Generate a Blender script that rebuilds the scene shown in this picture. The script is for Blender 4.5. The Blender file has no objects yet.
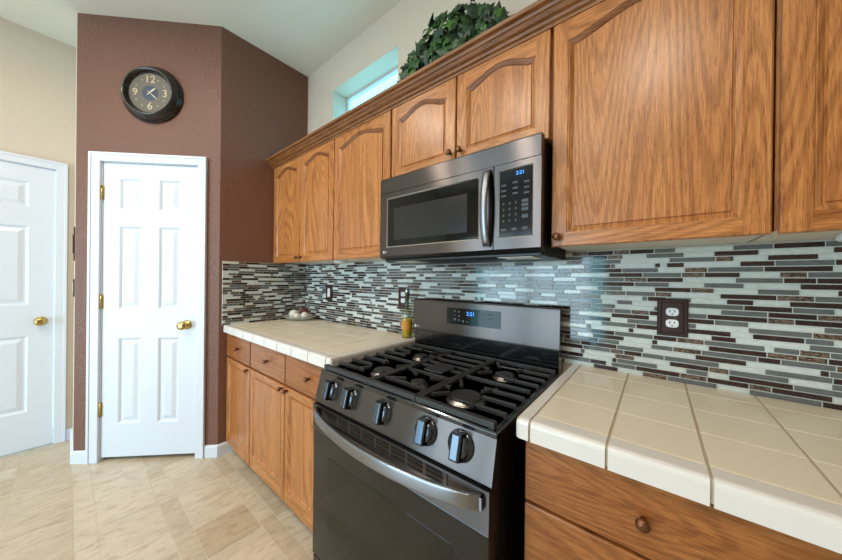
import bpy, math, random
from mathutils import Vector, Matrix
random.seed(7)
C = bpy.context.scene.collection
SC = bpy.context.scene

# ------------------------------------------------------------------ camera, world, lights, exposure
YAW, PITCH, ROLL, CAMH, FPX = 0.8866, -0.00151, 0.01127, 1.2533, 289.0
fw = Vector((math.sin(YAW)*math.cos(PITCH), math.cos(YAW)*math.cos(PITCH), math.sin(PITCH)))
rt = Vector((math.cos(YAW), -math.sin(YAW), 0)); up = rt.cross(fw)
r_ = rt*math.cos(ROLL) + up*math.sin(ROLL); u_ = up*math.cos(ROLL) - rt*math.sin(ROLL)
cd = bpy.data.cameras.new('camera'); cam = bpy.data.objects.new('camera', cd); C.objects.link(cam)
cd.sensor_width = 36; cd.lens = FPX*36/842; cd.clip_start = 0.02
cam.matrix_world = Matrix(((r_.x, u_.x, -fw.x, 0), (r_.y, u_.y, -fw.y, 0), (r_.z, u_.z, -fw.z, CAMH), (0, 0, 0, 1)))
SC.camera = cam

wd = bpy.data.worlds.new('sky'); SC.world = wd; wd.use_nodes = True
bg = wd.node_tree.nodes['Background']
bg.inputs[0].default_value = (0.27, 0.76, 0.92, 1); bg.inputs[1].default_value = 3.6

def area(name, loc, aim, sx, sy, power, col, disk=False):
    l = bpy.data.lights.new(name, 'AREA'); l.shape = 'DISK' if disk else 'RECTANGLE'
    l.size = sx
    if not disk: l.size_y = sy
    l.energy = power; l.color = col
    o = bpy.data.objects.new(name, l); C.objects.link(o); o.location = loc
    o.rotation_euler = (Vector(aim)-Vector(loc)).to_track_quat('-Z', 'Z').to_euler()
    return o
DAY = (0.80, 0.85, 1.0)
area('patio_daylight', (-3.24, 1.95, 1.08), (0, 1.95, 1.08), 2.5, 2.06, 70, DAY)
area('added_rear_light', (-1.2, -2.52, 1.4), (-1.2, 0, 1.35), 1.8, 1.2, 10, DAY)  # added cool lamp at the rear wall, which has no window
for (x, y) in ((-0.85, 0.03), (-0.85, 1.06), (-0.5, 1.95), (-2.1, 2.4), (-2.1, 0.6)):
    area('can_light', (x, y, 2.985), (x, y, 0), 0.16, 0, 14, (1.0, 0.87, 0.72), True)
SC.view_settings.view_transform = 'Standard'; SC.view_settings.look = 'None'
SC.view_settings.gamma = 1.0; SC.view_settings.use_curve_mapping = False
SC.view_settings.exposure = 0.19

# ------------------------------------------------------------------ materials
def lin(c):
    f = lambda v: v/12.92 if v <= .04045 else ((v+.055)/1.055)**2.4
    return tuple(f(v/255.0) for v in c) + (1.0,)
def mat(name, col, rough=.5, metal=0, spec=.5, emit=None, es=1, coat=0, aniso=0):
    m = bpy.data.materials.new(name); m.use_nodes = True
    b = m.node_tree.nodes['Principled BSDF']
    b.inputs['Base Color'].default_value = lin(col); b.inputs['Roughness'].default_value = rough
    b.inputs['Metallic'].default_value = metal; b.inputs['Specular IOR Level'].default_value = spec
    if coat: b.inputs['Coat Weight'].default_value = coat; b.inputs['Coat Roughness'].default_value = .06
    if emit: b.inputs['Emission Color'].default_value = lin(emit); b.inputs['Emission Strength'].default_value = es
    if aniso:
        b.inputs['Anisotropic'].default_value = aniso
        v = m.node_tree.nodes.new('ShaderNodeCombineXYZ'); v.inputs[2].default_value = 1
        m.node_tree.links.new(v.outputs[0], b.inputs['Tangent'])
    return m
def N(m, t, **kw):
    n = m.node_tree.nodes.new(t)
    for k, v in kw.items(): setattr(n, k, v)
    return n
def L(m, a, b): m.node_tree.links.new(a, b)
def BS(m): return m.node_tree.nodes['Principled BSDF']
def mapping(m, scale, rot=(0, 0, 0), src='Object', jitter=False):
    tc = N(m, 'ShaderNodeTexCoord'); mp = N(m, 'ShaderNodeMapping')
    mp.inputs['Scale'].default_value = scale; mp.inputs['Rotation'].default_value = rot
    if jitter:
        oi = N(m, 'ShaderNodeObjectInfo'); mu = N(m, 'ShaderNodeMath', operation='MULTIPLY'); mu.inputs[1].default_value = 37.0
        ad = N(m, 'ShaderNodeVectorMath', operation='ADD'); L(m, oi.outputs['Random'], mu.inputs[0])
        L(m, tc.outputs[src], ad.inputs[0]); L(m, mu.outputs[0], ad.inputs[1]); L(m, ad.outputs[0], mp.inputs['Vector'])
    else: L(m, tc.outputs[src], mp.inputs['Vector'])
    return mp.outputs[0]
def noise(m, vec, scale, detail=3, rough=.5, dist=0):
    n = N(m, 'ShaderNodeTexNoise'); n.inputs['Scale'].default_value = scale; n.inputs['Detail'].default_value = detail
    n.inputs['Roughness'].default_value = rough; n.inputs['Distortion'].default_value = dist
    L(m, vec, n.inputs['Vector']); return n.outputs['Fac']
def ramp(m, fac, stops):
    r = N(m, 'ShaderNodeValToRGB'); e = r.color_ramp.elements
    while len(e) < len(stops): e.new(.5)
    for el, (p, c) in zip(e, stops): el.position = p; el.color = lin(c)
    L(m, fac, r.inputs[0]); return r.outputs[0]
def mixc(m, fac, a, b, mode='MIX'):
    n = N(m, 'ShaderNodeMix', data_type='RGBA', blend_type=mode)
    if isinstance(fac, float): n.inputs[0].default_value = fac
    else: L(m, fac, n.inputs[0])
    for s, v in ((6, a), (7, b)):
        if isinstance(v, tuple): n.inputs[s].default_value = lin(v)
        else: L(m, v, n.inputs[s])
    return n.outputs[2]
def mth(m, op, a, b=None):
    n = N(m, 'ShaderNodeMath', operation=op)
    for i, v in enumerate((a, b)):
        if v is None: continue
        if isinstance(v, (int, float)): n.inputs[i].default_value = v
        else: L(m, v, n.inputs[i])
    return n.outputs[0]
def bump(m, h, strength, dist=.002):
    b = N(m, 'ShaderNodeBump'); b.inputs['Strength'].default_value = strength; b.inputs['Distance'].default_value = dist
    L(m, h, b.inputs['Height']); L(m, b.outputs[0], BS(m).inputs['Normal'])

def oak(name, axis, light=(203, 139, 82), dark=(140, 86, 42), rough=.29):
    m = mat(name, light, rough)
    ax = lambda a, b: {'z': (a*.06, a, b), 'y': (a*.06, b, a)}[axis]
    f = noise(m, mapping(m, ax(5.5, .62), jitter=True), 1.0, 1.2, .4, .35)
    rings = mth(m, 'MULTIPLY_ADD', mth(m, 'SINE', mth(m, 'MULTIPLY', f, 165.0)), .5)
    m.node_tree.nodes[-1].inputs[2].default_value = .5
    fine = noise(m, mapping(m, ax(170, 5), jitter=True), 1.0, 3, .6)
    pores = noise(m, mapping(m, ax(520, 26)), 1.0, 2, .6)
    broad = noise(m, mapping(m, ax(10, .5), jitter=True), 1.0, 2)
    ringr = ramp(m, rings, [(.15, tuple((a+b*2)/3 for a, b in zip(light, dark))), (.62, light)])
    c = mixc(m, .6, light, ringr)
    c = mixc(m, 1.0, c, ramp(m, fine, [(.36, (230, 220, 208)), (.60, (255, 255, 255))]), 'MULTIPLY')
    c = mixc(m, .8, c, ramp(m, pores, [(.36, (196, 172, 146)), (.48, (255, 255, 255))]), 'MULTIPLY')
    c = mixc(m, 1.0, c, ramp(m, broad, [(.3, (232, 222, 212)), (.7, (255, 255, 255))]), 'MULTIPLY')
    L(m, c, BS(m).inputs['Base Color'])
    bump(m, pores, .1, .001)
    return m
def paint(name, col, bumpy=.25, rough=.55, scale=90):
    m = mat(name, col, rough)
    h = noise(m, mapping(m, (1, 1, 1)), scale, 3, .55)
    hr = N(m, 'ShaderNodeMapRange'); hr.inputs[1].default_value = .42; hr.inputs[2].default_value = .6
    L(m, h, hr.inputs[0]); bump(m, hr.outputs[0], bumpy, .003)
    return m
def steel(name, col, rough=.3, aniso=.8, metal=1.0):
    m = mat(name, col, rough, metal, aniso=aniso)
    n = noise(m, mapping(m, (300, 1.2, 300)), 1.0, 2)
    r = N(m, 'ShaderNodeMapRange'); r.inputs[3].default_value = rough*.9; r.inputs[4].default_value = rough*1.1
    L(m, n, r.inputs[0]); L(m, r.outputs[0], BS(m).inputs['Roughness'])
    return m
def clear(name, tint, gloss=.08, rough=.02):
    m = bpy.data.materials.new(name); m.use_nodes = True; nt = m.node_tree; nt.nodes.clear()
    o = nt.nodes.new('ShaderNodeOutputMaterial'); mx = nt.nodes.new('ShaderNodeMixShader')
    t = nt.nodes.new('ShaderNodeBsdfTransparent'); g = nt.nodes.new('ShaderNodeBsdfGlossy')
    t.inputs[0].default_value = lin(tint); g.inputs['Roughness'].default_value = rough
    fr = nt.nodes.new('ShaderNodeMath'); fr.operation = 'POWER'; fr.inputs[1].default_value = 4.0
    lw_ = nt.nodes.new('ShaderNodeLayerWeight'); lw_.inputs[0].default_value = .5; nt.links.new(lw_.outputs['Facing'], fr.inputs[0])
    ad = nt.nodes.new('ShaderNodeMath'); ad.operation = 'ADD'; ad.inputs[1].default_value = gloss; ad.use_clamp = True
    nt.links.new(fr.outputs[0], ad.inputs[0]); nt.links.new(ad.outputs[0], mx.inputs[0])
    nt.links.new(t.outputs[0], mx.inputs[1]); nt.links.new(g.outputs[0], mx.inputs[2]); nt.links.new(mx.outputs[0], o.inputs[0])
    return m

OAKV = oak('oak_vertical', 'z'); OAKH = oak('oak_horizontal', 'y')
OAKD = oak('oak_drawer', 'y', (174, 113, 62), (126, 76, 36))
OAKC = oak('oak_crown', 'y', (150, 102, 58), (112, 72, 37), .46)
OAKARCH = oak('oak_arch_dark', 'y', (150, 96, 54), (112, 70, 36), .42)  # darker oak tone for the arched top of the door moulding
OAKIN = mat('cabinet_underside', (222, 216, 200), .5)
FRAMEOAK = mat('oak_face_frame', (150, 96, 52), .45)  # plain orange-brown oak of the base carcasses and cabinet top filler
TOEM = mat('toe_kick_board', (120, 104, 88), .6)
CREAM = paint('cream_wall_paint', (208, 196, 180), .15)
BROWN = paint('brown_wall_paint', (116, 78, 63), .55, .42, 75)
CEILP = paint('ceiling_paint', (222, 218, 206), .15, .6)
WHITE = mat('white_trim_paint', (217, 224, 236), .32)
WHITEP = mat('white_plastic', (228, 232, 236), .3)
BRASS = mat('brass', (190, 164, 100), .24, 1)
BRONZE = mat('knob_bronze', (112, 72, 46), .32, .6)
TILE = mat('cream_counter_tile', (232, 221, 200), .22)
NOSE = mat('counter_edge_tile', (221, 217, 213), .2)
GROUT = mat('counter_grout', (184, 170, 146), .8)
DSTEEL = steel('dark_stainless', (96, 90, 89), .29, 1.0)
LSTEEL = steel('handle_stainless', (140, 143, 150), .30)
BLACKM = mat('black_enamel', (14, 14, 17), .16, coat=.6)
BLACKS = mat('black_side_panel', (12, 13, 18), .5, spec=.3)
IRON = mat('cast_iron', (44, 44, 46), .48)
BLKGLASS = mat('black_glass', (14, 15, 15), .06, spec=.25)
OVGLASS = mat('oven_glass', (30, 30, 28), .14, spec=.4)
DKPL = mat('dark_plastic', (24, 24, 26), .4)
CHROME = mat('bright_metal', (200, 200, 205), .2, 1)
ALU = mat('burner_ring_metal', (170, 165, 160), .35, 1)
BLUELED = mat('blue_display', (40, 120, 220), .4, emit=(70, 150, 255), es=1.6)
KEYS = mat('grey_key_print', (120, 126, 132), .5)
KEYD = mat('dim_key_print', (62, 70, 78), .5)
LENS = mat('lamp_lens', (226, 220, 200), .3)
PLATE = mat('bronze_wall_plate', (58, 40, 40), .28, .2)

# ------------------------------------------------------------------ mesh builder
class MB:
    def __init__(s): s.v = []; s.f = []; s.mi = []; s.sm = []
    def poly(s, pts, m=0, smooth=False):
        b = len(s.v); s.v += [Vector(p) for p in pts]; s.f.append(list(range(b, b+len(pts)))); s.mi.append(m); s.sm.append(smooth)
    def mesh(s, vs, fs, m=0, smooth=False):
        b = len(s.v); s.v += [Vector(p) for p in vs]
        for f in fs: s.f.append([b+i for i in f]); s.mi.append(m); s.sm.append(smooth)
    def box(s, x0, x1, y0, y1, z0, z1, m=0):
        x0, x1 = sorted((x0, x1)); y0, y1 = sorted((y0, y1)); z0, z1 = sorted((z0, z1))
        vs = [(x, y, z) for z in (z0, z1) for y in (y0, y1) for x in (x0, x1)]
        s.mesh(vs, [(0, 2, 3, 1), (4, 5, 7, 6), (0, 1, 5, 4), (2, 6, 7, 3), (0, 4, 6, 2), (1, 3, 7, 5)], m)
    def loops(s, ls, m=0, smooth=False, cap0=False, cap1=False, closed=True):
        b = len(s.v); n = len(ls[0])
        for l in ls: s.v += [Vector(p) for p in l]
        for i in range(len(ls)-1):
            for j in range(n if closed else n-1):
                k = (j+1) % n
                s.f.append([b+i*n+j, b+i*n+k, b+(i+1)*n+k, b+(i+1)*n+j]); s.mi.append(m); s.sm.append(smooth)
        if cap0: s.f.append([b+j for j in range(n)][::-1]); s.mi.append(m); s.sm.append(False)
        if cap1: s.f.append([b+(len(ls)-1)*n+j for j in range(n)]); s.mi.append(m); s.sm.append(False)
    def tube(s, pts, r, n=8, m=0, cap=True):
        pts = [Vector(p) for p in pts]; ls = []; prev = None
        for i, p in enumerate(pts):
            t = (pts[min(i+1, len(pts)-1)]-pts[max(i-1, 0)]).normalized()
            a = t.cross(Vector((0, 0, 1)))
            if a.length < .05: a = t.cross(Vector((0, 1, 0)))
            if prev and a.dot(prev) < 0: a = -a
            a.normalize(); prev = a; b = t.cross(a)
            rr = r[i] if isinstance(r, (list, tuple)) else r
            ls.append([p+a*(rr*math.cos(q*2*math.pi/n))+b*(rr*math.sin(q*2*math.pi/n)) for q in range(n)])
        s.loops(ls, m, True, cap, cap)
    def bar(s, p, q, w, h, m=0, up=Vector((0, 0, 1))):
        p = Vector(p); q = Vector(q); t = (q-p).normalized(); a = t.cross(up).normalized(); u = a.cross(t)
        c = lambda o: [o+a*w/2+u*h/2, o-a*w/2+u*h/2, o-a*w/2-u*h/2, o+a*w/2-u*h/2]
        s.loops([c(p), c(q)], m, False, True, True)
    def lathe(s, prof, o, ax=(0, 0, 1), n=24, m=0, smooth=True, cap0=True, cap1=True):
        o = Vector(o); ax = Vector(ax).normalized()
        a = ax.cross(Vector((0, 0, 1)))
        if a.length < .05: a = Vector((1, 0, 0))
        a.normalize(); b = ax.cross(a)
        ls = [[o+ax*h+a*(r*math.cos(j*2*math.pi/n))+b*(r*math.sin(j*2*math.pi/n)) for j in range(n)] for r, h in prof]
        s.loops(ls, m, smooth, cap0, cap1)
    def prism(s, pts, d, m=0):     # pts: 3D polygon, d: extrusion vector
        d = Vector(d); a = [Vector(p) for p in pts]; s.loops([a, [p+d for p in a]], m, False, True, True)
    def ball(s, o, r, n=16, m=0, sq=1.0):
        k = n//2; s.lathe([(r*math.sin(math.pi*(i+.02)/(k+.04)), -r*sq*math.cos(math.pi*(i+.02)/(k+.04))) for i in range(k+1)], o, (0, 0, 1), n, m)
    def text(s, txt, size, M, m=0, align='CENTER', ext=.0006):
        cu = bpy.data.curves.new('t', 'FONT'); cu.body = txt; cu.size = size; cu.align_x = align; cu.align_y = 'CENTER'; cu.extrude = ext; cu.resolution_u = 3
        o = bpy.data.objects.new('t', cu); C.objects.link(o)
        me = bpy.data.meshes.new_from_object(o.evaluated_get(bpy.context.evaluated_depsgraph_get()))
        s.mesh([M @ v.co for v in me.vertices], [list(p.vertices) for p in me.polygons], m)
        bpy.data.objects.remove(o); bpy.data.curves.remove(cu); bpy.data.meshes.remove(me)
    def xf(s, M): s.v = [M @ v for v in s.v]; return s

ROOT = {}
def thing(name, label, cat, loc=(0, 0, 0), rz=0, group=None):
    o = bpy.data.objects.new(name, None); C.objects.link(o); o.empty_display_size = .05
    o.location = loc; o.rotation_euler = (0, 0, rz); ROOT[o] = Matrix.Translation(loc) @ Matrix.Rotation(rz, 4, 'Z')
    o['label'] = label; o['category'] = cat
    if group: o['group'] = group
    return o
def obj(name, mb, mats, parent=None, label=None, bevel=0, seg=2, local=False):
    M = ROOT.get(parent, Matrix())
    inv = M.inverted()
    me = bpy.data.meshes.new(name)
    vs = mb.v if local else [inv @ v for v in mb.v]
    me.from_pydata([tuple(v) for v in vs], [], mb.f); 
    mats = mats if isinstance(mats, (list, tuple)) else [mats]
    for x in mats: me.materials.append(x)
    me.polygons.foreach_set('material_index', mb.mi); me.polygons.foreach_set('use_smooth', mb.sm)
    me.update()
    o = bpy.data.objects.new(name, me); C.objects.link(o)
    if parent: o.parent = parent; ROOT[o] = M
    if label: o['label'] = label
    if bevel:
        b = o.modifiers.new('bevel', 'BEVEL'); b.width = bevel; b.segments = seg; b.limit_method = 'ANGLE'; b.angle_limit = math.radians(40)
        b.harden_normals = False
    return o
def single(name, mb, mats, label, cat, group=None, loc=(0, 0, 0), **kw):
    o = obj(name, mb.xf(Matrix.Translation(-Vector(loc))), mats, None, **kw); o.location = loc
    o['label'] = label; o['category'] = cat; ROOT[o] = Matrix.Translation(loc)
    if group: o['group'] = group
    return o
def struct(name, mb, mats, parent=None, **kw):
    o = obj(name, mb, mats, parent, **kw)
    if not parent: o['kind'] = 'structure'
    return o
def cells(mb, P, us, vs, holes, m=0):
    """flat sheet of grid cells in (u,v) leaving out the cells named in holes; P maps (u,v,depth) to a point"""
    for i in range(len(us)-1):
        for j in range(len(vs)-1):
            if (i, j) in holes: continue
            mb.poly([P(us[i], vs[j], 0), P(us[i+1], vs[j], 0), P(us[i+1], vs[j+1], 0), P(us[i], vs[j+1], 0)], m)

# ------------------------------------------------------------------ layout numbers
W, YC, XB, XL, YL, YW, CEIL = 1.32, 2.37, .674, .035, 3.009, 3.473, 3.005
S2 = math.sqrt(.5)
DW = Matrix(((S2, S2, 0, XL), (-S2, S2, 0, YL), (0, 0, 1, 0), (0, 0, 0, 1)))   # pantry wall: x along, -y towards the room
DLEN = .9037
XLW, YF = -3.2, -2.5

# ------------------------------------------------------------------ structure
b = MB(); b.box(XLW-.1, W+.2, YF-.1, YW+.1, CEIL, CEIL+.1); struct('ceiling', b, CEILP)
# floor: modular stone-look tiles
def floor_tiles():
    b = MB(); b.box(XLW-.1, W+.2, YF-.1, YW+.1, -.1, -.0012, 0)
    rnd = random.Random(3)
    xs = []; x = .03-.3*11
    while x < 1.4: xs += [(x, x+.075), (x+.075, x+.3)]; x += .3
    g = .0016
    for (x0, x1) in xs:
        if x0 > .9 or x1 < XLW: continue
        narrow = x1-x0 < .1
        y = -2.55+(.0 if narrow else .11)
        while y < YW:
            ln = rnd.choice([.075, .225, .3, .15]) if narrow else rnd.choice([.225, .3, .225, .45, .15])
            b.poly([(x0+g, y+g, 0), (x1-g, y+g, 0), (x1-g, y+ln-g, 0), (x0+g, y+ln-g, 0)], rnd.choice([1, 1, 1, 2, 2, 3] if narrow else [1, 1, 2, 2, 2, 1, 3]))
            y += ln
    return b
def stone(name, base, k=1.0):
    m = mat(name, base, .33)
    v = mapping(m, (2.4, 7, 1), rot=(0, 0, .55))
    n1 = noise(m, v, 1.6, 7, .62, .4); n2 = noise(m, mapping(m, (10, 24, 1), rot=(0, 0, .55)), 1.6, 5, .6)
    c = mixc(m, n1, tuple(x*.88 for x in base), tuple(min(255, x*1.12) for x in base))
    sp = ramp(m, n2, [(.34, (222, 210, 196)), (.5, (255, 255, 255))])
    L(m, mixc(m, .7, c, sp, 'MULTIPLY'), BS(m).inputs['Base Color'])
    bump(m, n2, .08, .002)
    return m
struct('floor', floor_tiles(), [mat('floor_joint', (216, 206, 188), .6), stone('floor_stone_warm', (192, 176, 152)), stone('floor_stone_pale', (204, 190, 168)), stone('floor_stone_tan', (186, 168, 143))])
# right (kitchen) wall with the high window recess
WY0, WY1, WZ0, WZ1 = 1.286, 1.994, 2.20, 2.737
b = MB()
b.box(W, W+.16, YF, WY0, 0, CEIL); b.box(W, W+.16, WY1, YW, 0, CEIL)
b.box(W, W+.16, WY0, WY1, 0, WZ0); b.box(W, W+.16, WY0, WY1, WZ1, CEIL)
struct('wall_right', b, CREAM)
b = MB()
fx0, fx1 = W+.135, W+.158
b.box(fx0, fx1, WY0, WY0+.018, WZ0, WZ1); b.box(fx0, fx1, WY1-.018, WY1, WZ0, WZ1)
b.box(fx0, fx1, WY0+.018, WY1-.018, WZ0, WZ0+.018); b.box(fx0, fx1, WY0+.018, WY1-.018, WZ1-.016, WZ1)
win = struct('window_1', b, WHITE)
b = MB(); b.box(W+.145, W+.149, WY0+.018, WY1-.018, WZ0+.018, WZ1-.016); obj('window_pane', b, clear('window_glass', (240, 250, 250), .02), win)
b = MB(); b.box(XB, W, YC, YC+.1, 0, CEIL); struct('wall_pantry_side', b, BROWN)
b = MB(); D0, D1, DZ = .157, .766, 2.024
b.box(0, D0, 0, .1, 0, CEIL); b.box(D1, DLEN, 0, .1, 0, CEIL); b.box(D0, D1, 0, .1, DZ, CEIL)
struct('wall_pantry_front', b.xf(DW), BROWN)
b = MB(); b.box(XL, XL+.07, YL+.004, YW, 0, CEIL); struct('wall_pantry_left', b, CREAM)
LDX0, LDX1, LDZ = -.868, -.054, 2.038
b = MB(); b.box(XLW, LDX0, YW, YW+.1, 0, CEIL); b.box(LDX1, W, YW, YW+.1, 0, CEIL); b.box(LDX0, LDX1, YW, YW+.1, LDZ, CEIL)
struct('wall_back', b, CREAM)
b = MB()
b.box(XLW-.1, XLW, YF, .7, 0, CEIL); b.box(XLW-.1, XLW, 3.2, YW, 0, CEIL); b.box(XLW-.1, XLW, .7, 3.2, 2.11, CEIL); b.box(XLW-.1, XLW, .7, 3.2, 0, .05)
b.box(XLW-.03, XLW+.02, 1.91, 2.0, .05, 2.11)
struct('wall_left', b, CREAM)
b = MB(); b.box(XLW, W, YF-.1, YF, 0, CEIL); struct('wall_front', b, CREAM)
# baseboards
BH, BT = .083, .012
def bb(name, x0, x1, M=None):
    b = MB(); b.prism([(x0, 0, 0), (x0, -BT, 0), (x0, -BT, BH-.012), (x0, -BT*.5, BH-.003), (x0, 0, BH)], (x1-x0, 0, 0))
    if M: b.xf(M)
    return struct(name, b, WHITE)
bb('baseboard_pantry_left', -.008, .091, DW); bb('baseboard_pantry_right', .823, DLEN+.004, DW)
bb('baseboard_side', XB-.004, .80, Matrix.Translation((0, YC, 0)))
bb('baseboard_back', .004, XL-.002, Matrix.Translation((0, YW, 0))); bb('baseboard_back_far', XLW, LDX0-.062, Matrix.Translation((0, YW, 0)))
bb('baseboard_pantry_return', 0, YW-YL-.004, Matrix.Translation((XL, YW, 0)) @ Matrix.Rotation(-math.pi/2, 4, 'Z'))
# casings
def casing(name, x0, x1, z, w0, w1, M):
    b = MB()
    t = .017
    def strip(a0, a1, h0, h1): b.box(a0, a1, -t, 0, h0, h1)
    strip(x0-w0, x0, 0, z+.058); strip(x1, x1+w1, 0, z+.058); strip(x0, x1, z, z+.058)
    # thin raised outer bead
    b.box(x0-w0, x0-w0+.016, -t-.005, -t, 0, z+.058); b.box(x1+w1-.016, x1+w1, -t-.005, -t, 0, z+.058); b.box(x0-w0+.016, x1+w1-.016, -t-.005, -t, z+.042, z+.058)
    # jamb
    b.box(x0-.002, x0+.004, 0, .09, 0, z); b.box(x1-.004, x1+.002, 0, .09, 0, z); b.box(x0, x1, 0, .09, z-.004, z+.002)
    return struct(name, b.xf(M), WHITE, bevel=.003)
casing('trim_1', D0, D1, DZ, .066, .056, DW)
BW = Matrix.Translation((0, YW, 0))
casing('trim_2', LDX0, LDX1, LDZ, .06, .056, BW)
def panel_door(name, x0, x1, z0, z1, cols, rows, M, y=.004):
    b = MB(); P = lambda u, v, d: (u, y+d, v)
    us = [x0]+[c for p in cols for c in p]+[x1]; vs = [z0]+[c for p in rows for c in p]+[z1]
    holes = {(i, j) for i in range(1, len(us)-1, 2) for j in range(1, len(vs)-1, 2)}
    cells(b, P, us, vs, holes)
    for (a0, a1) in cols:
        for (c0, c1) in rows:
            def lp(i, d): return [P(a0+i, c0+i, d), P(a1-i, c0+i, d), P(a1-i, c1-i, d), P(a0+i, c1-i, d)]
            b.loops([lp(0, 0), lp(.006, .004), lp(.013, .011), lp(.022, .011), lp(.046, .003)], 0, False, False, True)
    b.box(x0, x1, y+.012, y+.035, z0, z1)
    for (u0, u1, v0, v1) in ((x0, x0, z0, z1), (x1, x1, z0, z1)): b.poly([P(u0, v0, 0), P(u1, v1, 0), P(u1, v1, .012), P(u0, v0, .012)])
    b.poly([P(x0, z1, 0), P(x1, z1, 0), P(x1, z1, .012), P(x0, z1, .012)]); b.poly([P(x0, z0, 0), P(x1, z0, 0), P(x1, z0, .012), P(x0, z0, .012)])
    return struct(name, b.xf(M), WHITE)
def door_knob(x, z, M, parent, y=.004):
    b = MB(); b.lathe([(.032, 0), (.032, .004), (.026, .009), (.012, .011), (.011, .028), (.016, .034), (.027, .044), (.029, .054), (.025, .064), (.012, .069)], (x, y, z), (0, -1, 0), 24)
    return obj('door_knob', b.xf(M), BRASS, parent, label='round brass door knob')
def hinge(x, z, M, parent):
    b = MB(); b.tube([(x, -.004, z-.045), (x, -.004, z+.045)], .0062, 10); b.box(x, x+.009, -.001, .0035, z-.044, z+.044)
    b.lathe([(.006, 0), (.008, .004), (.003, .009)], (x, -.004, z+.045), n=10)
    return obj('hinge', b.xf(M), BRASS, parent, label='brass butt hinge')
d1 = panel_door('door_1', D0+.007, D1-.007, .028, DZ-.007, [(.263, .402), (.510, .645)], [(.252, .834), (1.03, 1.593), (1.706, 1.916)], DW)
door_knob(.695, .922, DW, d1)
for z in (.351, 1.079, 1.813): hinge(.1605, z, DW, d1)
b = MB(); b.box(.7585, .7598, .004, .011, .90, .945); obj('strike_plate', b.xf(DW), BRASS, d1)
d2 = panel_door('door_2', LDX0+.006, LDX1-.006, .008, LDZ-.006, [(-.749, -.496), (-.426, -.173)], [(.275, .819), (1.04, 1.604), (1.738, 1.921)], BW)
door_knob(-.118, .92, BW, d2)

# ------------------------------------------------------------------ backsplash
def glass_tile(name, c0, c1, rough=.1, scale=60):
    m = mat(name, c0, rough, coat=.3)
    n = noise(m, mapping(m, (1, 1, 2)), scale, 3); r = ramp(m, n, [(.4, c0), (.6, c1)]); L(m, r, BS(m).inputs['Base Color']); return m
BSM = [mat('mosaic_grout', (206, 212, 206), .6), glass_tile('pale_green_glass', (198, 206, 205), (208, 215, 213), .09), glass_tile('grey_glass', (94, 98, 100), (104, 108, 110), .1),
       glass_tile('dark_brown_glass', (44, 30, 32), (56, 38, 38), .08), glass_tile('marbled_brown_stone', (52, 40, 36), (128, 108, 94), .2, 130)]
def mosaic(name, L0, L1, z0, z1, P, label, seed):
    """P maps (along, z, depth out of the wall) to a point"""
    rnd = random.Random(seed); b = MB()
    def bx(a0, a1, c0, c1, d0, d1, m, ch=0.0):
        lo = [P(a0, c0, d0), P(a1, c0, d0), P(a1, c1, d0), P(a0, c1, d0)]
        hi = [P(a0+ch, c0+ch, d1), P(a1-ch, c0+ch, d1), P(a1-ch, c1-ch, d1), P(a0+ch, c1-ch, d1)]
        b.loops([lo, hi], m, False, False, True)
    q = lambda d: [P(L0, z0, d), P(L1, z0, d), P(L1, z1, d), P(L0, z1, d)]
    b.loops([q(.0006), q(.0055)], 0, False, True, True)
    pitch = .01685; rows = round((z1-z0)/pitch); pitch = (z1-z0)/rows
    prev = []
    for i in range(rows):
        cur = []
        c0 = z0+i*pitch+.0012; c1 = z0+(i+1)*pitch-.0012
        a = L0-rnd.random()*.1; last = -1
        while a < L1:
            ty = rnd.choices([1, 2, 3, 4], [27, 31, 31, 11])[0]
            for _ in range(3):
                under = [t for (p, q, t) in prev if p < a+.05 < q]
                if ty == last or (ty in under and rnd.random() < .75): ty = rnd.choices([1, 2, 3, 4], [27, 31, 31, 11])[0]
            last = ty
            ln = {1: rnd.uniform(.04, .14), 2: rnd.uniform(.045, .135), 3: rnd.uniform(.04, .13), 4: rnd.uniform(.04, .075)}[ty]
            if rnd.random() < .08: ln = .016
            e0, e1 = max(a, L0)+.0011, min(a+ln, L1)-.0011
            if e1-e0 > .003: bx(e0, e1, c0, c1, .0055, .008, ty, .0007)
            cur.append((a, a+ln, ty)); a += ln
        prev = cur
    o = single(name, b, BSM, label, 'backsplash'); return o
mosaic('backsplash', -.75, YC, .914, 1.372, lambda a, z, d: (W-d, a, z), 'long mosaic strip tile backsplash behind the range and both counters', 11)
mosaic('backsplash', .692, W-.010, .914, 1.368, lambda a, z, d: (a, YC-d, z), 'short mosaic strip tile backsplash on the brown pantry side wall', 12)

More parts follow.
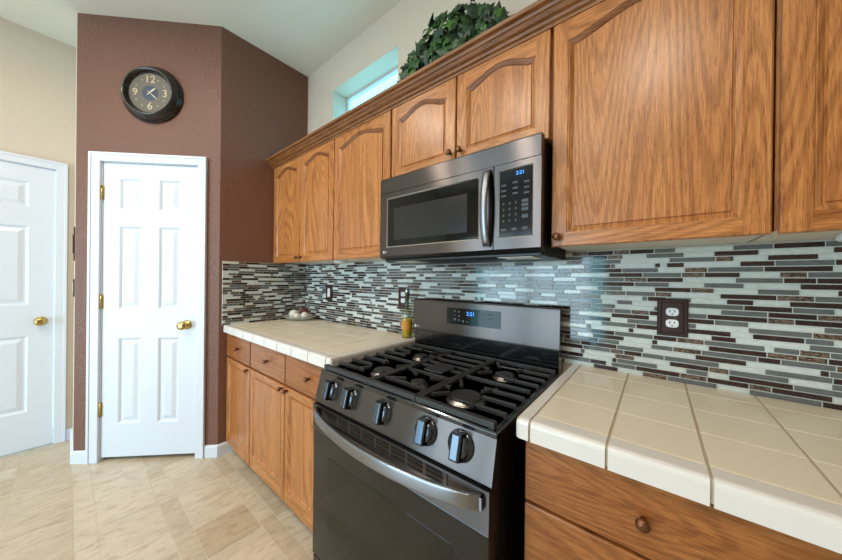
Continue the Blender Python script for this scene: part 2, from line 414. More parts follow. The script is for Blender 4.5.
# ------------------------------------------------------------------ countertops
def nosing(x, z0, z1, r=.013):
    pts = [(x+.046, z0), (x, z0)]
    for i in range(5):
        a = math.pi-i*math.pi/8; pts.append((x+r+r*math.cos(a), z1-r+r*math.sin(a)))
    pts.append((x+.046, z1)); return pts
CX0, CZ0, CZ1 = .700, .869, .917
def countertop(y0, y1, yseams, trims, label, loc):
    t = thing('tile_countertop', label, 'countertop', loc)
    b = MB(); b.box(CX0+.006, W-.010, y0+.004, y1-.004, CZ0+.003, CZ1-.0022); obj('grout_bed', b, GROUT, t)
    g = .0026; gx = .0016
    xs = [.749, .904, 1.059, 1.214, W-.0095]
    ys = sorted([y0]+yseams+[y1])
    top = MB(); edge = MB()
    for i in range(len(ys)-1):
        a, c = ys[i]+g, ys[i+1]-g
        if i == 0 and y0 not in trims: a = y0
        if i == len(ys)-2 and y1 not in trims: c = y1-.001
        istrim = (i == 0 and y0 in trims) or (i == len(ys)-2 and y1 in trims)
        if istrim:
            a = ys[i]+(0 if i == 0 else g); c = ys[i+1]-(0 if i else g)
            sgn = y0 in trims and i == 0
            e, f = (a, c) if sgn else (c, a)      # e: the exposed end
            for k in range(len(xs)):
                p, q = (CX0, xs[0]-gx) if k == 0 else (xs[k-1]+gx, xs[k]-gx)
                r = .012; s = 1 if sgn else -1
                prof = [(f, CZ0), (e, CZ0)]+[(e+s*(r-r*math.cos(j*math.pi/8)), CZ1-r+r*math.sin(j*math.pi/8)) for j in range(5)]+[(f, CZ1)]
                if k == 0:                          # rounded corner piece
                    lp = []
                    for (pp, zz) in ((0, CZ0), (0, CZ1-.012), (.0018, CZ1-.006), (.006, CZ1-.0018), (.012, CZ1)):
                        rr = max(.014-pp, .004); ex = e+s*pp; x0 = CX0+pp
                        arc = [(x0+rr-rr*math.cos(j*math.pi/8), ex+s*(rr-rr*math.sin(j*math.pi/8))) for j in range(5)]
                        lp.append([(x, y, zz) for x, y in [(x0, f)]+arc+[(q, ex), (q, f)]])
                    edge.loops(lp, 0, False, True, True)
                else: edge.prism([(p, yy, zz) for yy, zz in prof], (q-p, 0, 0))
            continue
        edge.prism([(x, a, z) for x, z in nosing(CX0, CZ0, CZ1)], (0, c-a, 0))
        for k in range(len(xs)-1): top.box(xs[k]+gx, xs[k+1]-gx, a, c, CZ1-.004, CZ1)
    obj('top_tiles', top, TILE, t, bevel=.0012); obj('edge_tiles', edge, NOSE, t, label='rounded off-white edge tiles')
countertop(-.75, .268, [.2325, .0765, -.077, -.232, -.386, -.54], [.268], 'cream tiled countertop right of the range, near the camera', (1.0, -.2, CZ0))
countertop(1.056, YC-.009, [1.092, 1.238, 1.392, 1.546, 1.70, 1.854, 2.008, 2.162], [1.056], 'cream tiled countertop left of the range, running to the brown wall', (1.0, 1.7, CZ0))

# ------------------------------------------------------------------ cabinets
def frame_door(parent, name, y0, y1, z0, z1, sy, zb, zs, rise, xf, thick=.02, flip=False):
    """framed raised-panel door facing -X; opening from y0+sy..y1-sy, z zb.. spring zs with arch rise"""
    b = MB(); n = 20 if rise else 2
    a0, a1 = y0+sy, y1-sy
    def arch(u): return rise*(.5-.5*math.cos(2*math.pi*u))**.8
    def op(i, d):
        pts = []
        for k in range(n+1): u = k/n; pts.append((xf+d, a0+i+(a1-a0-2*i)*u, zb+i))
        for k in range(n, -1, -1): u = k/n; pts.append((xf+d, a0+i+(a1-a0-2*i)*u, zs+arch(u)-i*(1.0)))
        return pts
    r = .003
    # stiles (vertical grain) and rails (horizontal grain)
    def Q(ya, yb, za, zc, m): b.poly([(xf, ya, za), (xf, yb, za), (xf, yb, zc), (xf, ya, zc)], m)
    Q(y0+r, a0, z0+r, z1-r, 0); Q(a1, y1-r, z0+r, z1-r, 0)
    o0 = op(0, 0)
    for k in range(n):
        p, q = o0[k], o0[k+1]; b.poly([(xf, p[1], z0+r), (xf, q[1], z0+r), q, p], 1)
        p, q = o0[n+1+k], o0[n+2+k]; b.poly([q, p, (xf, p[1], z1-r), (xf, q[1], z1-r)], 1)
    # moulding, groove, raised field
    ring = [o0, op(.002, .0022), op(.0045, .0022), op(.0135, .0085), op(.015, .011), op(.0175, .011), op(.0195, .0065)]
    for q in range(len(ring)-1):
        for k in range(len(o0)):
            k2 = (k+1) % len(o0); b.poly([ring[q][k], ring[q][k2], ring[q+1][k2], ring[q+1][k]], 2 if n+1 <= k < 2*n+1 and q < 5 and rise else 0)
    b.poly(ring[-1])
    # rounded rim, sides and back
    e0 = [(xf, y0+r, z0+r), (xf, y1-r, z0+r), (xf, y1-r, z1-r), (xf, y0+r, z1-r)]
    e1 = [(xf+r, y0, z0), (xf+r, y1, z0), (xf+r, y1, z1), (xf+r, y0, z1)]
    e2 = [(xf+thick, *p[1:]) for p in e1]
    b.loops([e0, e1, e2], 0, False, False, True)
    return obj('door', b, [OAKV, OAKH, OAKARCH], parent)
def knob(parent, x, y, z, r=.013, name='knob'):
    b = MB(); b.lathe([(.006, 0), (.006, .010), (r*.8, .013), (r, .018), (r*.95, .022), (r*.55, .026), (r*.2, .027)], (x, y, z), (-1, 0, 0), 18)
    return obj(name, b, BRONZE, parent, label='small round bronze knob')
UX, UB = 1.035, 1.378
CABS = [('wall_cabinet', 1.548, 2.366, UB, [(1.549+.002, 1.950, 1), (1.957, 2.360, -1)], 'two-door oak wall cabinet in the corner by the brown wall', 1.400),
        ('wall_cabinet', 1.052, 1.546, UB, [(1.056, 1.541, 0)], 'single-door oak wall cabinet left of the microwave', 1.40),
        ('wall_cabinet', .283, 1.050, 1.742, [(.288, .660, 1), (.667, 1.046, -1)], 'short two-door oak wall cabinet above the microwave', 1.793),
        ('wall_cabinet', -.211, .281, UB, [(-.206, .278, 1)], 'wide single-door oak wall cabinet right of the microwave', 1.400),
        ('wall_cabinet', -.72, -.213, UB, [(-.716, -.219, -1)], 'oak wall cabinet at the right edge, cut by the frame', 1.40)]
for i, c in enumerate(CABS):
    n, y0, y1, zb, doors, lab, zk = c
    t = thing(n, lab, 'wall cabinet', ((UX+W)/2, (y0+y1)/2, zb), group='oak wall cabinets with arched doors')
    b = MB(); b.box(UX+.0205, W-.009, y0+.0008, y1-.0008, zb, 2.135, 0)
    b.box(UX+.0215, W-.010, y0+.002, y1-.002, zb-.0012, zb-.0002, 1)
    obj('carcass', b, [OAKV, OAKIN], t)
    for (a, e, k) in doors:
        tall = zb < 1.5
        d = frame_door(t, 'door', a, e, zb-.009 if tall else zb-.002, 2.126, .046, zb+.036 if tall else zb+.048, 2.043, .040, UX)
        if k and i != 4: knob(d, UX, (a+.021) if k < 0 else (e-.021), zk)
# crown molding along the top
b = MB(); prof = [(1.056, 2.112), (1.031, 2.112), (1.030, 2.122), (1.022, 2.126), (1.019, 2.134), (1.008, 2.139), (1.000, 2.149), (.994, 2.152), (.990, 2.160), (.976, 2.164), (.974, 2.176), (1.056, 2.176)]
b.prism([(x, -.72, z) for x, z in prof], (0, YC-.001+.72, 0)); single('crown_molding', b, OAKC, 'stained oak crown molding along the top of the wall cabinets', 'molding')
b = MB(); b.box(1.06, W-.002, -.72, YC-.003, 2.1362, 2.150); struct('trim_3', b, FRAMEOAK)

BX = .722
def base_cab(y0, y1, doors, drawers, label):
    t = thing('base_cabinet', label, 'base cabinet', ((BX+W)/2, (y0+y1)/2, 0), group='oak base cabinets under the tile counters')
    b = MB(); b.box(BX+.0205, W-.001, y0, y1, .076, CZ0, 0); obj('carcass', b, FRAMEOAK, t)
    b = MB(); b.box(.795, .81, y0, y1, .0, .076, 0); obj('toe_kick', b, TOEM, t)
    for (a, c, k) in doors:
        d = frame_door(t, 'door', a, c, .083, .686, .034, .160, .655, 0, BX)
        if k: knob(d, BX, (a+.024) if k < 0 else (c-.024), .672, .012)
    for (a, c, z0, z1) in drawers:
        b = MB(); b.box(BX, BX+.02, a, c, z0, z1); d = obj('drawer', b, OAKD, t, bevel=.003)
        if z1 > .8 or y0 < 0: knob(d, BX, (a+c)/2-.018*(y0 > 1), (z0+z1)/2 if y0 > 1 else .785 if z1 > .8 else (z0+z1)/2, .0125)
base_cab(1.953, 2.366, [(1.958, 2.361, -1)], [(1.958, 2.361, .700, .862)], 'oak base cabinet with one drawer in the corner by the brown wall')
base_cab(1.056, 1.951, [(1.502, 1.944, -1), (1.062, 1.494, 1)], [(1.502, 1.944, .700, .862), (1.062, 1.494, .700, .862)], 'oak base cabinet with two drawers, left of the range')
base_cab(-.222, .253, [], [(-.216, .249, .712, .862), (-.216, .249, .42, .704), (-.216, .249, .083, .412)], 'oak drawer base cabinet right of the range')
base_cab(-.72, -.224, [(-.715, -.230, 1)], [(-.715, -.230, .712, .862)], 'oak base cabinet at the right edge, past the drawer stack')

# ------------------------------------------------------------------ range
RY0, RY1 = .2925, 1.048; RYC = (RY0+RY1)/2
rg = thing('gas_range', 'black stainless gas range with five burners between the two counters', 'range', (.95, RYC, 0))
b = MB(); b.box(.668, 1.285, RY0+.006, RY1-.006, .02, .872); obj('body', b, BLACKS, rg, bevel=.003)
for x in (.70, 1.24):
    for y in (RY0+.06, RY1-.06):
        b = MB(); b.lathe([(.016, 0), (.016, .021)], (x, y, 0), n=10); obj('levelling_foot', b, DKPL, rg)
# cooktop tray with raised rim
b = MB()
def rl(i, z, x0=.652, x1=1.232): return [(x0+i, RY0+i, z), (x1-i, RY0+i, z), (x1-i, RY1-i, z), (x0+i, RY1-i, z)]
b.loops([rl(0, .868), rl(0, .884), rl(.004, .888), rl(.016, .888), rl(.026, .872)], 0, False, True, True)
obj('cooktop', b, BLACKM, rg, bevel=.0015)
# control panel
th = math.atan2(.028, .108); PN = Vector((-math.cos(th), 0, math.sin(th)))   # outward normal
def PP(y, s, d=0): return Vector((.627+.028*s, y, .772+.108*s))+PN*d
b = MB()
prof = [(.669, .766), (.630, .766), (.6265, .770), (.6275, .775), (.652, .872), (.656, .880), (.663, .883), (.669, .883)]
b.prism([(x, RY0, z) for x, z in prof], (0, RY1-RY0, 0)); b.mi[-1] = b.mi[-2] = 1; obj('control_panel', b, [DSTEEL, BLACKS], rg)
for y in (.953, .838, .672, .498, .385):
    c = PP(y, .53)
    kb = MB(); kb.lathe([(.037, 0), (.037, .003), (.034, .006), (.031, .007), (.029, .016), (.027, .019), (.012, .020)], c, PN, 32)
    k = obj('burner_knob', kb, [mat('knob_metal', (84, 90, 100), .2, 1) if 'knob_metal' not in bpy.data.materials else bpy.data.materials['knob_metal']], rg, label='round dark metal burner knob')
    gb = MB(); up_ = Vector((math.sin(th), 0, math.cos(th)))
    pts = []
    for d, w, h in ((.006, .0155, .034), (.030, .0145, .033), (.034, .011, .030)):
        o = c+PN*d; yv = Vector((0, 1, 0)); pts.append([o+yv*w+up_*h, o-yv*w+up_*h, o-yv*w-up_*h, o+yv*w-up_*h])
    gb.loops(pts, 0, False, True, True); obj('knob_grip', gb, bpy.data.materials['knob_metal'], k, bevel=.002)
    rb = MB(); rb.lathe([(.0395, .0002), (.0395, .0012), (.037, .0012)], c, PN, 32, cap0=False, cap1=False); obj('knob_ring', rb, DKPL, k)
MT = Matrix.Translation
def face_m(o, nrm, upv):    # text frame: x right as seen from outside, y up, z out
    nrm = Vector(nrm).normalized(); upv = Vector(upv).normalized(); x = upv.cross(nrm)
    return Matrix(((x.x, upv.x, nrm.x, o[0]), (x.y, upv.y, nrm.y, o[1]), (x.z, upv.z, nrm.z, o[2]), (0, 0, 0, 1)))
upp = Vector((math.sin(th), 0, math.cos(th)))
for y in (.953, .838, .672, .498, .385):
    b = MB(); b.lathe([(.0028, 0), (.0028, .0008)], PP(y+.004, .95, .0), PN, 8); obj('burner_mark', b, KEYS, rg)
b = MB(); q = [PP(.748, .56, .0004), PP(.716, .56, .0004), PP(.716, .62, .0004), PP(.748, .62, .0004)]; b.poly(q); obj('panel_mark', b, KEYS, rg)
# oven door
od = MB()
od.box(.620, .666, RY0+.002, RY1-.002, .172, .660, 0); obj_door = obj('oven_door', od, OVGLASS, rg, bevel=.004)
b = MB(); wz0, wz1 = .25, .585
b.loops([[(.6195, RY0+.10, wz0), (.6195, RY1-.10, wz0), (.6195, RY1-.10, wz1), (.6195, RY0+.10, wz1)], [(.6188, RY0+.102, wz0+.002), (.6188, RY1-.102, wz0+.002), (.6188, RY1-.102, wz1-.002), (.6188, RY0+.102, wz1-.002)]], 0, False, False, True)
obj('door_window', b, mat('oven_window_glass', (22, 24, 21), .1, spec=.4), obj_door, label='dark oven door window')
b = MB()   # stainless top band of the door, with a scooped vent opening
vy0, vy1, vz0, vz1 = RY0+.115, RY1-.06, .704, .756
P = lambda u, v, d: (.618+d, u, v)
us = [RY0+.002, vy0, vy1, RY1-.002]; vs = [.661, vz0, vz1, .763]
cells(b, P, us, vs, {(1, 1)})
def vl(i, d): return [P(vy0+i, vz0+i*.4, d), P(vy1-i, vz0+i*.4, d), P(vy1-i, vz1-i*.4, d), P(vy0+i, vz1-i*.4, d)]
b.loops([vl(0, 0), vl(.012, .012)], 0)
e = [P(RY0+.002, .661, 0), P(RY1-.002, .661, 0), P(RY1-.002, .763, 0), P(RY0+.002, .763, 0)]
b.loops([e, [(.666, *p[1:]) for p in e]], 1, False, False, True)
obj('door_top_band', b, [DSTEEL, BLACKS], obj_door, label='stainless band at the top of the oven door')
b = MB(); b.poly([P(vy0+.012, vz0+.005, .0121), P(vy1-.012, vz0+.005, .0121), P(vy1-.012, vz1-.005, .0121), P(vy0+.012, vz1-.005, .0121)], 0)
ns = 8; wv = (vy1-vy0-.04)/ns
for k in range(ns):
    for z in (vz0+.009, vz0+.022, vz0+.034):
        y0 = vy0+.02+k*wv; b.box(.6285, .6300, y0+.006, y0+wv-.006, z, z+.008, 1)
obj('door_vent', b, [DSTEEL, mat('vent_slot_black', (6, 6, 7), .6)], obj_door)
b = MB(); n = 24; ls = []
for k in range(n+1):
    u = k/n; y = RY1-.030+(RY0+.018-RY1+.030)*u; bow = math.sin(math.pi*u)**.6
    x = .612-.052*bow; zc = .737-.010*math.sin(math.pi*u)
    hx, hz = .007, .019
    sg = lambda v: math.copysign(abs(v)**.45, v)
    ls.append([(x+hx*sg(math.cos(q*math.pi/10)), y, zc+hz*sg(math.sin(q*math.pi/10))) for q in range(20)])
b.loops(ls, 0, True, True, True)
for y in (RY1-.034, RY0+.022): b.box(.604, .619, y-.008, y+.008, .722, .752)
obj('door_handle', b, LSTEEL, obj_door, label='long bowed stainless oven handle')
b = MB(); b.box(.624, .666, RY0+.002, RY1-.002, .045, .164); obj('warming_drawer', b, OVGLASS, rg, bevel=.004)
# backguard
b = MB(); b.box(1.232, 1.285, RY0+.004, RY1-.004, .872, 1.142, 0); obj('backguard_riser', b, BLACKM, rg, bevel=.002, label='black glossy riser behind the burners')
b = MB(); prof = [(1.231, .978), (1.221, .978), (1.219, .984), (1.224, 1.140), (1.229, 1.147), (1.287, 1.147), (1.287, 1.140), (1.231, 1.138)]
b.prism([(x, RY0, z) for x, z in prof], (0, RY1-RY0, 0)); bgd = obj('backguard_panel', b, DSTEEL, rg, label='stainless backguard panel')
def BG(y, z, d=0): return Vector((1.2190+(z-.984)*.005/.156-d, y, z))
b = MB(); q = [(.537, 1.036), (.823, 1.036), (.823, 1.114), (.537, 1.114)]
b.loops([[BG(y, z, .0002) for y, z in q], [BG(y, z, .0020) for y, z in q]], 0, False, False, True); ds = obj('control_display', b, BLKGLASS, rg, label='black touch control display')
b = MB(); M = face_m(BG(.688, 1.090, .0022), (-1, 0, 0), (0, 0, 1)); b.text('2:21', .026, M); obj('clock_digits', b, BLUELED, ds, label='blue lit clock digits')
b = MB()
for (y, z, w, h) in [(.775, 1.098, .010, .008), (.752, 1.097, .010, .008), (.775, 1.078, .011, .004), (.752, 1.076, .010, .008), (.775, 1.058, .013, .010), (.752, 1.056, .010, .010), (.728, 1.053, .012, .010), (.705, 1.051, .008, .006), (.642, 1.095, .012, .008), (.618, 1.094, .012, .008), (.642, 1.076, .012, .008), (.618, 1.075, .012, .008), (.585, 1.095, .028, .010), (.585, 1.076, .028, .010), (.617, 1.055, .004, .004)]:
    c = [(y+w/2, z-h/2), (y-w/2, z-h/2), (y-w/2, z+h/2), (y+w/2, z+h/2)]
    b = MB(); b.loops([[BG(p, r, .0019) for p, r in c], [BG(p, r, .0023) for p, r in c]], 0, False, False, True); obj('touch_key', b, KEYD, ds)
def logo(parent, M, size, ring):
    b = MB(); prof = [(size*.5, 0), (size*.5, .0008)]
    c = M @ Vector((0, 0, 0)); nz = (M.to_3x3() @ Vector((0, 0, 1)))
    b.lathe(prof, c, nz, 18); b.text('LG', size*.95, M @ MT((size*.65, 0, .0006)), 0, 'LEFT')
    obj('brand_mark', b, ring, parent, label='small pale round emblem with two letters')
LOGOM = mat('logo_silver', (196, 192, 190), .35, .4)
logo(bgd, face_m(BG(1.030, 1.000, .0004), (-1, 0, 0), (0, 0, 1)), .016, LOGOM)
# burners
BURN = [(.80, .462, .047), (.80, .868, .040), (.79, .640, .030), (1.08, .452, .034), (1.08, .868, .034), (1.04, .700, .030)]
BURN = [(.80, .465, .050), (.81, .850, .040), (1.08, .455, .036), (1.08, .875, .032), (.80, .660, .026)]
for (x, y, r) in BURN:
    b = MB(); b.lathe([(r+.012, 0), (r+.010, .004), (r, .006), (r, .011)], (x, y, .8722), n=28)
    o = obj('burner', b, ALU, rg); b = MB(); b.lathe([(r-.003, .0115), (r+.001, .0135), (r, .0175), (r-.006, .0195), (r*.3, .020)], (x, y, .8722), n=28)
    obj('burner_cap', b, IRON, o)
b = MB(); b.lathe([(.03, 0), (.029, .006), (.02, .007)], (1.04, .660, .8722), n=24); b.lathe([(.022, .007), (.021, .012), (.01, .0125)], (1.04, .660, .8722), n=24)
obj('burner', b, IRON, rg)
# grates
GZ = .904; GX0, GX1 = .668, 1.205
def side_grate(ya, yb, outer):
    """ya..yb across; outer = the outer side (+1 left of photo / -1 right)"""
    b = MB(); w, h = .013, .013; z = GZ-h/2
    yo, yi = (yb, ya) if outer > 0 else (ya, yb)
    yo -= outer*.006; yi += outer*.006
    for x in (GX0, GX1): b.bar((x, ya, z), (x, yb, z), .018 if x == GX0 else w, h+.003)
    b.bar((GX0, yi, z), (GX1, yi, z), w, h)
    mid = (GX0+GX1)/2
    b.bar((mid, ya+.006, z), (mid, yb-.006, z), w, h)
    yc = [(y, x, r) for (x, y, r) in BURN if ya < y < yb]
    nf = 7
    for k in range(1, nf+1):
        x = GX0+(GX1-GX0)*k/(nf+1)
        if abs(x-mid) < .02: continue
        cx, cy, r = min(((bx, by, br) for (by, bx, br) in yc), key=lambda q: abs(q[0]-x))
        near = abs(x-cx) < .055
        # outer finger, with a foot turned down at the edge
        e = cy+outer*((.058 if near else .030))
        b.bar((x, yo+outer*.006, z), (x, e, z), w*.85, h); b.bar((x, yo, z+.004), (x, yo+outer*.007, .878), w*.85, h*.8, up=Vector((1, 0, 0)))
        e2 = cy-outer*(.058 if near else .034)
        if near: b.bar((x, yi, z), (x, e2, z), w*.85, h)
    for (by, bx, br) in yc:
        for (dx, dy) in ((1, 1), (1, -1), (-1, 1), (-1, -1)):
            b.bar((bx+dx*.036, by+dy*.036, z+.001), (bx+dx*.085, by+dy*.07, z+.001), w*.8, h*.9)
    for x in (GX0, GX1):
        for y in (ya+.008, yb-.008): b.box(x-.008, x+.008, y-.008, y+.008, .876 if x == GX0 else .874, z)
    return obj('grate', b, IRON, rg, bevel=.002, label='cast iron burner grate')
GA, GB_ = .556, .774
side_grate(RY0+.010, GA-.002, -1); side_grate(GB_+.002, RY1-.010, 1)
b = MB(); w, h = .013, .013; z = GZ-h/2
for x in (GX0, GX1): b.bar((x, GA, z), (x, GB_, z), .018 if x == GX0 else w, h+.003)
for y in (GA+.007, GB_-.007): b.bar((GX0, y, z), (GX1, y, z), w, h)
for x in (.735, .865, .95, 1.0, 1.06, 1.13): b.bar((x, GA+.007, z), (x, GB_-.007, z), w*.8, h)
b.bar((.92, .660, z), (.865, .660, z), w, h); b.box(.885, .99, .618, .704, GZ-.004, GZ+.002)
for (dx, dy) in ((1, 1), (1, -1), (-1, 1), (-1, -1)): b.bar((.80+dx*.03, .660+dy*.03, z), (.80+dx*.07, .660+dy*.095, z), w*.8, h)
for x in (GX0, GX1):
    for y in (GA+.008, GB_-.008): b.box(x-.008, x+.008, y-.008, y+.008, .876 if x == GX0 else .874, z)
obj('grate', b, IRON, rg, bevel=.002, label='cast iron centre grate')

# ------------------------------------------------------------------ microwave
MX, MY0, MY1, MZ0, MZ1 = .964, .291, 1.047, 1.361, 1.736
mw = thing('microwave_oven', 'dark stainless over-range microwave under the short wall cabinet', 'microwave', (1.14, (MY0+MY1)/2, MZ0-.02))
b = MB(); b.box(MX+.030, 1.308, MY0+.003, MY1-.003, MZ0-.012, MZ1-.002); obj('body', b, BLACKS, mw, bevel=.003)
b = MB(); prof = [(MX+.03, 1.662), (MX+.0005, 1.662), (MX+.0005, 1.730), (MX+.006, MZ1), (MX+.03, MZ1)]
b.prism([(x, MY0, z) for x, z in prof], (0, MY1-MY0, 0)); obj('top_vent_panel', b, DSTEEL, mw, bevel=.0015)
SP = .455
b = MB(); P = lambda u, v, d: (MX+d, u, v)
us = [SP+.002, .512, 1.003, MY1]; vs = [MZ0+.002, 1.404, 1.637, 1.660]
cells(b, P, us, vs, {(1, 1)})
def lw(i, d): return [P(.512+i, 1.404+i, d), P(1.003-i, 1.404+i, d), P(1.003-i, 1.637-i, d), P(.512+i, 1.637-i, d)]
b.loops([lw(0, 0), lw(.003, -.0015), lw(.006, .003)], 1)
e = [P(SP+.002, MZ0+.002, 0), P(MY1, MZ0+.002, 0), P(MY1, 1.660, 0), P(SP+.002, 1.660, 0)]
b.loops([e, [(MX+.028, *p[1:]) for p in e]], 0, False, False, True)
md = obj('door', b, [DSTEEL, CHROME], mw)
b = MB(); b.poly(lw(.006, .003)); wn = obj('door_window', b, BLKGLASS, md, label='black glass door window')
b = MB(); q = [P(.565, 1.437, .0026), P(.955, 1.437, .0026), P(.955, 1.585, .0026), P(.565, 1.585, .0026)]; b.poly(q)
obj('mesh_screen', b, mat('perforated_screen', (38, 38, 40), .2, spec=.3), md, label='perforated grey screen behind the glass')
b = MB(); n = 14; ls = []
for k in range(n+1):
    u = k/n; zz = 1.375+(1.650-1.375)*u; bow = math.sin(math.pi*u)**.7
    x = MX-.006-.028*bow; yc = .478+.0*bow; hw = .014
    ls.append([(x+.006*math.cos(q*math.pi/5), yc+hw*math.sin(q*math.pi/5), zz) for q in range(10)])
b.loops(ls, 0, True, True, True)
for zz in (1.382, 1.643): b.box(MX-.010, MX+.001, .468, .488, zz-.008, zz+.008)
obj('door_handle', b, LSTEEL, md, label='bowed stainless pull handle')
b = MB(); us = [MY0, .316, .437, SP-.002]; vs = [MZ0+.002, 1.401, 1.640, 1.660]; cells(b, P, us, vs, {(1, 1)})
def lk(i, d): return [P(.316+i, 1.401+i, d), P(.437-i, 1.401+i, d), P(.437-i, 1.640-i, d), P(.316+i, 1.640-i, d)]
b.loops([lk(0, 0), lk(.002, -.001), lk(.004, .001)], 1)
e = [P(MY0, MZ0+.002, 0), P(SP-.002, MZ0+.002, 0), P(SP-.002, 1.660, 0), P(MY0, 1.660, 0)]
b.loops([e, [(MX+.028, *p[1:]) for p in e]], 0, False, False, True)
cp = obj('control_panel', b, [DSTEEL, CHROME], mw)
b = MB(); b.poly(lk(.004, .001)); kp = obj('keypad', b, mat('keypad_glass', (20, 25, 30), .1, spec=.3), mw, label='black glass keypad')
b = MB(); b.text('2:21', .017, face_m((MX+.0007, .360, 1.619), (-1, 0, 0), (0, 0, 1))); obj('clock_digits', b, BLUELED, kp, label='blue lit clock digits')
def key(y, z, w, h):
    b = MB(); b.poly([P(y+w/2, z-h/2, .0006), P(y-w/2, z-h/2, .0006), P(y-w/2, z+h/2, .0006), P(y+w/2, z+h/2, .0006)]); obj('key', b, KEYD, kp)
for r, z in enumerate((1.585, 1.566, 1.548)):
    for y in (.418, .377, .338): key(y, z+(.004 if y == .377 else 0), .018, .006)
for r, z in enumerate((1.520, 1.500, 1.480, 1.460)):
    for y in (.418, .396, .374): key(y, z, .005, .008)
for z in (1.522, 1.508, 1.494): key(.343, z, .022, .010)
key(.343, 1.470, .020, .012)
for y in (.418, .380, .343): key(y, 1.430, .018, .008)
logo(md, face_m((MX-.0003, 1.018, 1.382), (-1, 0, 0), (0, 0, 1)), .013, LOGOM)
b = MB(); b.prism([(MX+.002, MY0+.001, MZ0+.002), (MX+.012, MY0+.001, MZ0-.008), (MX+.05, MY0+.001, MZ0-.012), (MX+.05, MY0+.001, MZ0+.002)], (0, MY1-MY0-.002, 0)); obj('bottom_lip', b, DKPL, mw)
b = MB(); b.box(MX+.03, 1.300, MY0+.006, MY1-.006, MZ0-.022, MZ0-.0125); 
for y0, y1 in ((.47, .84),):
    for k in range(9): b.box(MX+.06+k*.012, MX+.066+k*.012, y0, y1, MZ0-.026, MZ0-.022)
bt = obj('underside', b, DKPL, mw, bevel=.002)
for (y0, y1) in ((.335, .46), (.86, .985)):
    b = MB(); b.box(MX+.05, MX+.16, y0, y1, MZ0-.0245, MZ0-.0222); obj('lamp_cover', b, LENS, bt, label='pale lamp cover under the microwave')

# ------------------------------------------------------------------ clock on the pantry wall
ck = thing('wall_clock', 'round dark wall clock with gold numerals above the pantry door', 'clock', tuple(DW @ Vector((.472, 0, 2.488))), -math.pi/4)
c0 = Vector((0, 0, 0)); AX = (0, -1, 0)
def ckobj(name, b, m, p, **k): return obj(name, b, m, p, local=True, **k)
b = MB(); b.lathe([(.186, .001), (.190, .006), (.190, .016), (.183, .020), (.183, .024), (.178, .034), (.168, .046), (.160, .056), (.156, .060), (.148, .060), (.143, .055), (.137, .044), (.134, .032), (.131, .030)], c0, AX, 64, cap1=False)
rim = ckobj('case', b, mat('clock_case_black', (30, 27, 28), .22, .3, coat=.4), ck)
b = MB()
for k in range(96):
    a = k*2*math.pi/96; b.ball((.1505*math.cos(a), -.0605, .1505*math.sin(a)), .0031, 6)
ckobj('beaded_rim', b, mat('beaded_pewter', (150, 145, 140), .4, .6), rim)
b = MB(); b.lathe([(.132, .028), (.132, .030)], c0, AX, 48, 0, False); b.lathe([(.050, .0301), (.050, .0308)], c0, AX, 36, 1, False)
fc = ckobj('dial', b, [mat('dial_taupe', (104, 97, 89), .5), mat('dial_blue', (60, 72, 88), .5)], ck)
R = Matrix.Rotation(math.pi/2, 4, 'X'); NUM = mat('numeral_gold', (206, 188, 150), .4, .3)
for s_, x, z in (('12', 0, .090), ('3', .092, 0), ('6', 0, -.090), ('9', -.092, 0)): b = MB(); b.text(s_, .070, MT((x, -.0312, z)) @ R, 0); ckobj('numeral', b, NUM, fc)
for k in range(12):
    if k % 3: a = k*math.pi/6; b = MB(); b.lathe([(.004, .030), (.004, .0315)], (.098*math.sin(a), 0, .098*math.cos(a)), AX, 8); ckobj('hour_dot', b, NUM, fc)
HM = mat('hand_ivory', (214, 206, 186), .4)
def hand(a, ln, w, tail=.02):
    b = MB(); d = Vector((math.sin(a), 0, math.cos(a))); s_ = Vector((d.z, 0, -d.x)); o = Vector((0, -.034, 0))
    b.prism([o-d*tail-s_*w*.4, o-d*tail+s_*w*.4, o+s_*w*.5, o+d*ln*.6+s_*w, o+d*ln, o+d*ln*.6-s_*w, o-s_*w*.5], (0, -.0012, 0)); return b
ckobj('hour_hand', hand(math.radians(48), .052, .006), HM, fc); ckobj('minute_hand', hand(math.radians(132), .070, .0035), HM, fc)

